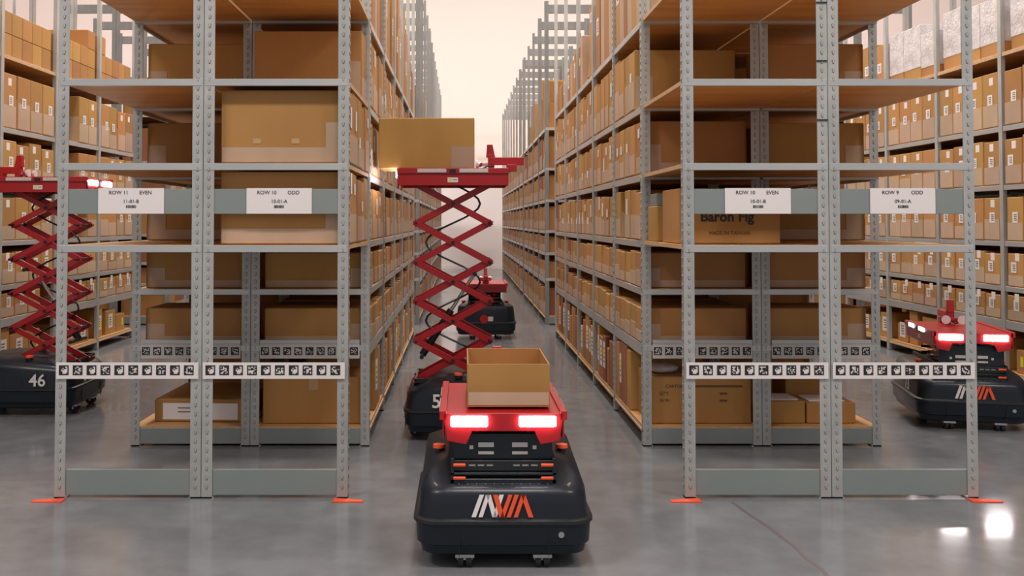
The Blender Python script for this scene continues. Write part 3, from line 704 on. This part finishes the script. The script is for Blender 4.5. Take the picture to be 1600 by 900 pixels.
def robot(label, x, y, rotz, lift, number=None, num_off=0, sidelights=False, lit=True, platform_shift=0, logo=True, rear_red=False, grip_shift=.03):
    """lift = height of the platform underside"""
    t = thing('picking_robot', (x, y, 0), label, 'robot', 'wheeled picking robots', (0, 0, rotz))
    link('lower_shell', _rb['lower'], t); link('bumper_rim', _rb['ridge'], t); up = link('upper_shell', _rb['upper'], t)
    for cx, cy in ((-.13, -.285), (.13, -.285), (-.13, .285), (.13, .285)):
        c = link('caster', _rb['caster'], t, (cx, cy, .044)); link('wheel', _rb['wheel'], c, (0, 0, -.0185))
    for s in (-1, 1):
        b = link('stop_button', _rb['bstem'], t, (s * .222, -.05, .326)); link('button_cap', _rb['bcap'], b, (0, 0, .016))
    # recessed deck with mechanism housing
    hb = MB(); hw = .178; ht = .36 if lift < .8 else .315
    hb.box(-hw, hw, -.285, .27, .262, .292, 'black')
    hb.box(-hw, -hw + .012, -.287, .27, .262, ht, 'darkmetal').box(hw - .012, hw, -.287, .27, .262, ht, 'darkmetal')
    hb.box(-hw, hw, -.287, -.275, .262, .290, 'darkmetal').box(-hw, hw, -.287, -.275, .304, .312, 'darkmetal')
    hb.box(-hw, hw, -.282, -.272, .318, .352, 'black') if ht > .32 else None
    hb.box(-hw + .02, hw - .02, -.24, -.05, .292, ht - .01, 'darkmetal')
    if lift < .8:
        hb.box(-.168, .168, -.262, -.250, .352, lift - .002, 'darkmetal')
        for sx in (-1, 1):
            for q, zz in enumerate((.368, .392)): hb.box(*sorted((sx * .030, sx * .085)), -.265, -.262, zz, zz + (.012, .018)[q], 'strip')
            hb.box(*sorted((sx * .10, sx * .115)), -.265, -.262, .385, .400, 'strip')
    for i in range(11): hb.cyl((-.15 + i * .03, -.288, .275), (-.15 + i * .03, -.2905, .275), .0035, 'chrome', 6)
    for i in ((-.105, -.075, -.045, .045, .075, .105) if ht > .32 else ()): hb.box(i - .012, i + .012, -.284, -.281, .333, .339, 'chrome')
    link('lift_housing', hb.mesh('lift_housing', .001), t)
    for s in (-1, 1):
        for z in ((.290, .334) if ht > .32 else (.290,)): link('orange_tab', MB().box(-.021, .021, -.294, -.286, 0, .010, 'orange').mesh('orange_tab', .002), t, (s * .148, 0, z))
    zb = .292; n = 5; st = (lift - zb) / n; al = .457
    wd = math.sqrt(max(.01, al * al - st * st)); ang = math.atan2(st, wd)
    ye = .0 + platform_shift
    for s in (-1, 1):
        for k in range(n):
            for d in (-1, 1):
                key = ('arm', round(st, 4), d, s)
                if key not in _rb:
                    am = MB(); rot = Matrix.Rotation(d * ang, 4, 'X').to_3x3()
                    am.obox((0, 0, 0), (.012, al + .03, .033 if st > .1 else .016), 'red', rot)
                    am.cyl((-.011, 0, 0), (.011, 0, 0), .012, 'darkmetal', 10)
                    e = rot @ Vector((0, al / 2, 0)); am.cyl((-.010, e.y, e.z), (.010, e.y, e.z), .012, 'darkmetal', 10)
                    _rb[key] = am.mesh('scissor_arm', .001)
                link('scissor_arm', _rb[key], t, (s * (.075 if d > 0 else .090), ye, zb + st * (k + .5)))
    for k in range(n + 1):
        for e in (-1, 1):
            link('cross_rod', MB().cyl((-.14, 0, 0), (.14, 0, 0), .007, 'darkmetal', 8).mesh('cross_rod'), t, (0, ye + e * wd / 2, zb + st * k + (.008 if k == 0 else 0) - (.008 if k == n else 0)))
    if st > .1:      # the lifting cylinders and the cable between the scissors
        a = (0.02, ye - .17, zb + st * .6); b = (0.02, ye + .12, zb + st * 2.7)
        cy = MB(); m_ = [a[i] * .45 + b[i] * .55 for i in range(3)]
        cy.cyl(a, m_, .020, 'black', 12).cyl(m_, b, .010, 'chrome', 10).cyl((-.12, a[1], a[2]), (.12, a[1], a[2]), .012, 'darkmetal', 8).cyl((-.12, b[1], b[2]), (.12, b[1], b[2]), .012, 'darkmetal', 8)
        link('lift_cylinder', cy.mesh('lift_cylinder', smooth=True), t)
        P = []; r_ = random.Random(4)
        for k in range(41):
            u_ = k / 40; P.append((.06 + .01 * math.sin(k), ye + .15 * math.sin(u_ * n * math.pi), zb + (lift - zb) * u_))
        link('cable', MB().tube(P, .006, 'black').mesh('cable'), t)
    pf = link('platform', _rb['platform'], t, (0, platform_shift, lift))
    if lit:
        for s in (-1, 1): link('head_light', _rb['head'], pf, (s * .115, -.3005, .031))
    for s in (-1, 1):
        for yy in (-.035, .190):
            o = link('side_light' if sidelights and s < 0 else 'side_strip', _rb['stripon'] if sidelights and s < 0 else _rb['strip'], pf, (s * .2155, yy, .057), (0, 0, 0 if s > 0 else 0))
            if s < 0: o.location.x -= .003
        link('sensor', _rb['sq'], pf, (s * .2155 - (.004 if s < 0 else 0), 0, .056))
        link('caution_label', _rb['caut'], pf, (s * .2055, 0, .005), (0, 0, 0 if s > 0 else math.pi))
    g = link('gripper', _rb['grip'], t, (0, grip_shift, lift - .008))
    for s in (-1, 1): link('suction_cup', _rb['cup'], g, (s * .045, .045, .120))
    link('cup_bar', MB().box(-.06, .06, .040, .052, .112, .128, 'red').mesh('cup_bar', .001), g)
    link('hose', _rb['hose'], g)
    if logo:
        link('logo', _rb['logo'], t, (-.005, -.3325, .178), (R(-4), 0, 0))
        link('charge_port', MB().cyl((0, 0, 0), (0, -.006, 0), .010, 'chrome', 12).mesh('charge_port'), t, (.19, -.336, .122))
        link('panel_seam', MB().box(-.15, -.148, -.339, -.335, .05, .145, 'black').box(.148, .15, -.339, -.335, .05, .145, 'black').mesh('panel_seam'), t)
    if rear_red:
        link('motor_cover', MB().cyl((.02, .325, .20), (.02, .342, .20), .042, 'red', 18).box(-.07, -.02, .325, .337, .18, .225, 'strip').mesh('motor_cover'), t)
    if number:
        me = text_mesh(number, .10, 'white', font_w=.0015)
        link('number', me, t, (.2945, num_off, .212), (R(90), 0, R(90)))
        link('number', me, t, (-.2945, num_off, .212), (R(90), 0, R(-90)))
    return t
robot('dark robot with red white logo in front, open box on its red tray',   .139, 3.49, 0, .440, grip_shift=.175)
robot('dark robot 54 in the central aisle, scissor lift raised under a carton', .03, 5.27, R(-90), 1.366, '54', -.14, platform_shift=-.08)
robot('dark robot seen from behind, farthest down the central aisle', .235, 9.62, R(180), .47, lit=False, logo=False, rear_red=True)
robot('dark robot 46 at the left edge, scissor lift raised high', -2.655, 5.92, R(90), 1.35, '46', -.13, platform_shift=-.08)
robot('dark robot 73 at the right, tray lowered with bright lights on', 2.91, 5.56, R(-12), .465, '73', -.08, sidelights=True)

# open carton on the nearest robot
def open_box(x0, x1, y0, y1, z, h):
    t = .005; o = thing('open_carton', ((x0 + x1) / 2, (y0 + y1) / 2, z), 'open tan carton without a lid on the nearest robot', 'box')
    a = (x1 - x0) / 2; b_ = (y1 - y0) / 2
    link('bottom', MB().box(-a, a, -b_, b_, 0, t, 'card').mesh('bottom'), o)
    for nm, (p, q, r_, s) in (('front_side', (-a, a, -b_, -b_ + t)), ('back_side', (-a, a, b_ - t, b_)), ('left_side', (-a, -a + t, -b_ + t, b_ - t)), ('right_side', (a - t, a, -b_ + t, b_ - t))):
        link('side', MB().box(p, q, r_, s, t, h, 'card').mesh('side', .001), o)
    link('pale_flap', MB().box(-a + .004, a - .004, -b_ - .0015, -b_, .006, h * .34, 'flap').mesh('pale_flap'), o)
open_box(.018, .302, 3.255, 3.665, .440 + .0835, .146)
# the carton on the raised robot
o = carton(-.455, .068, 5.12, 5.42, 1.366 + .0835, .275, 'wide tan carton held on the raised tray of robot 54', rot=0)
link('pale_flap', MB().box(.135, .258, -.152, -.150, .004, .118, 'flap').mesh('pale_flap'), o)
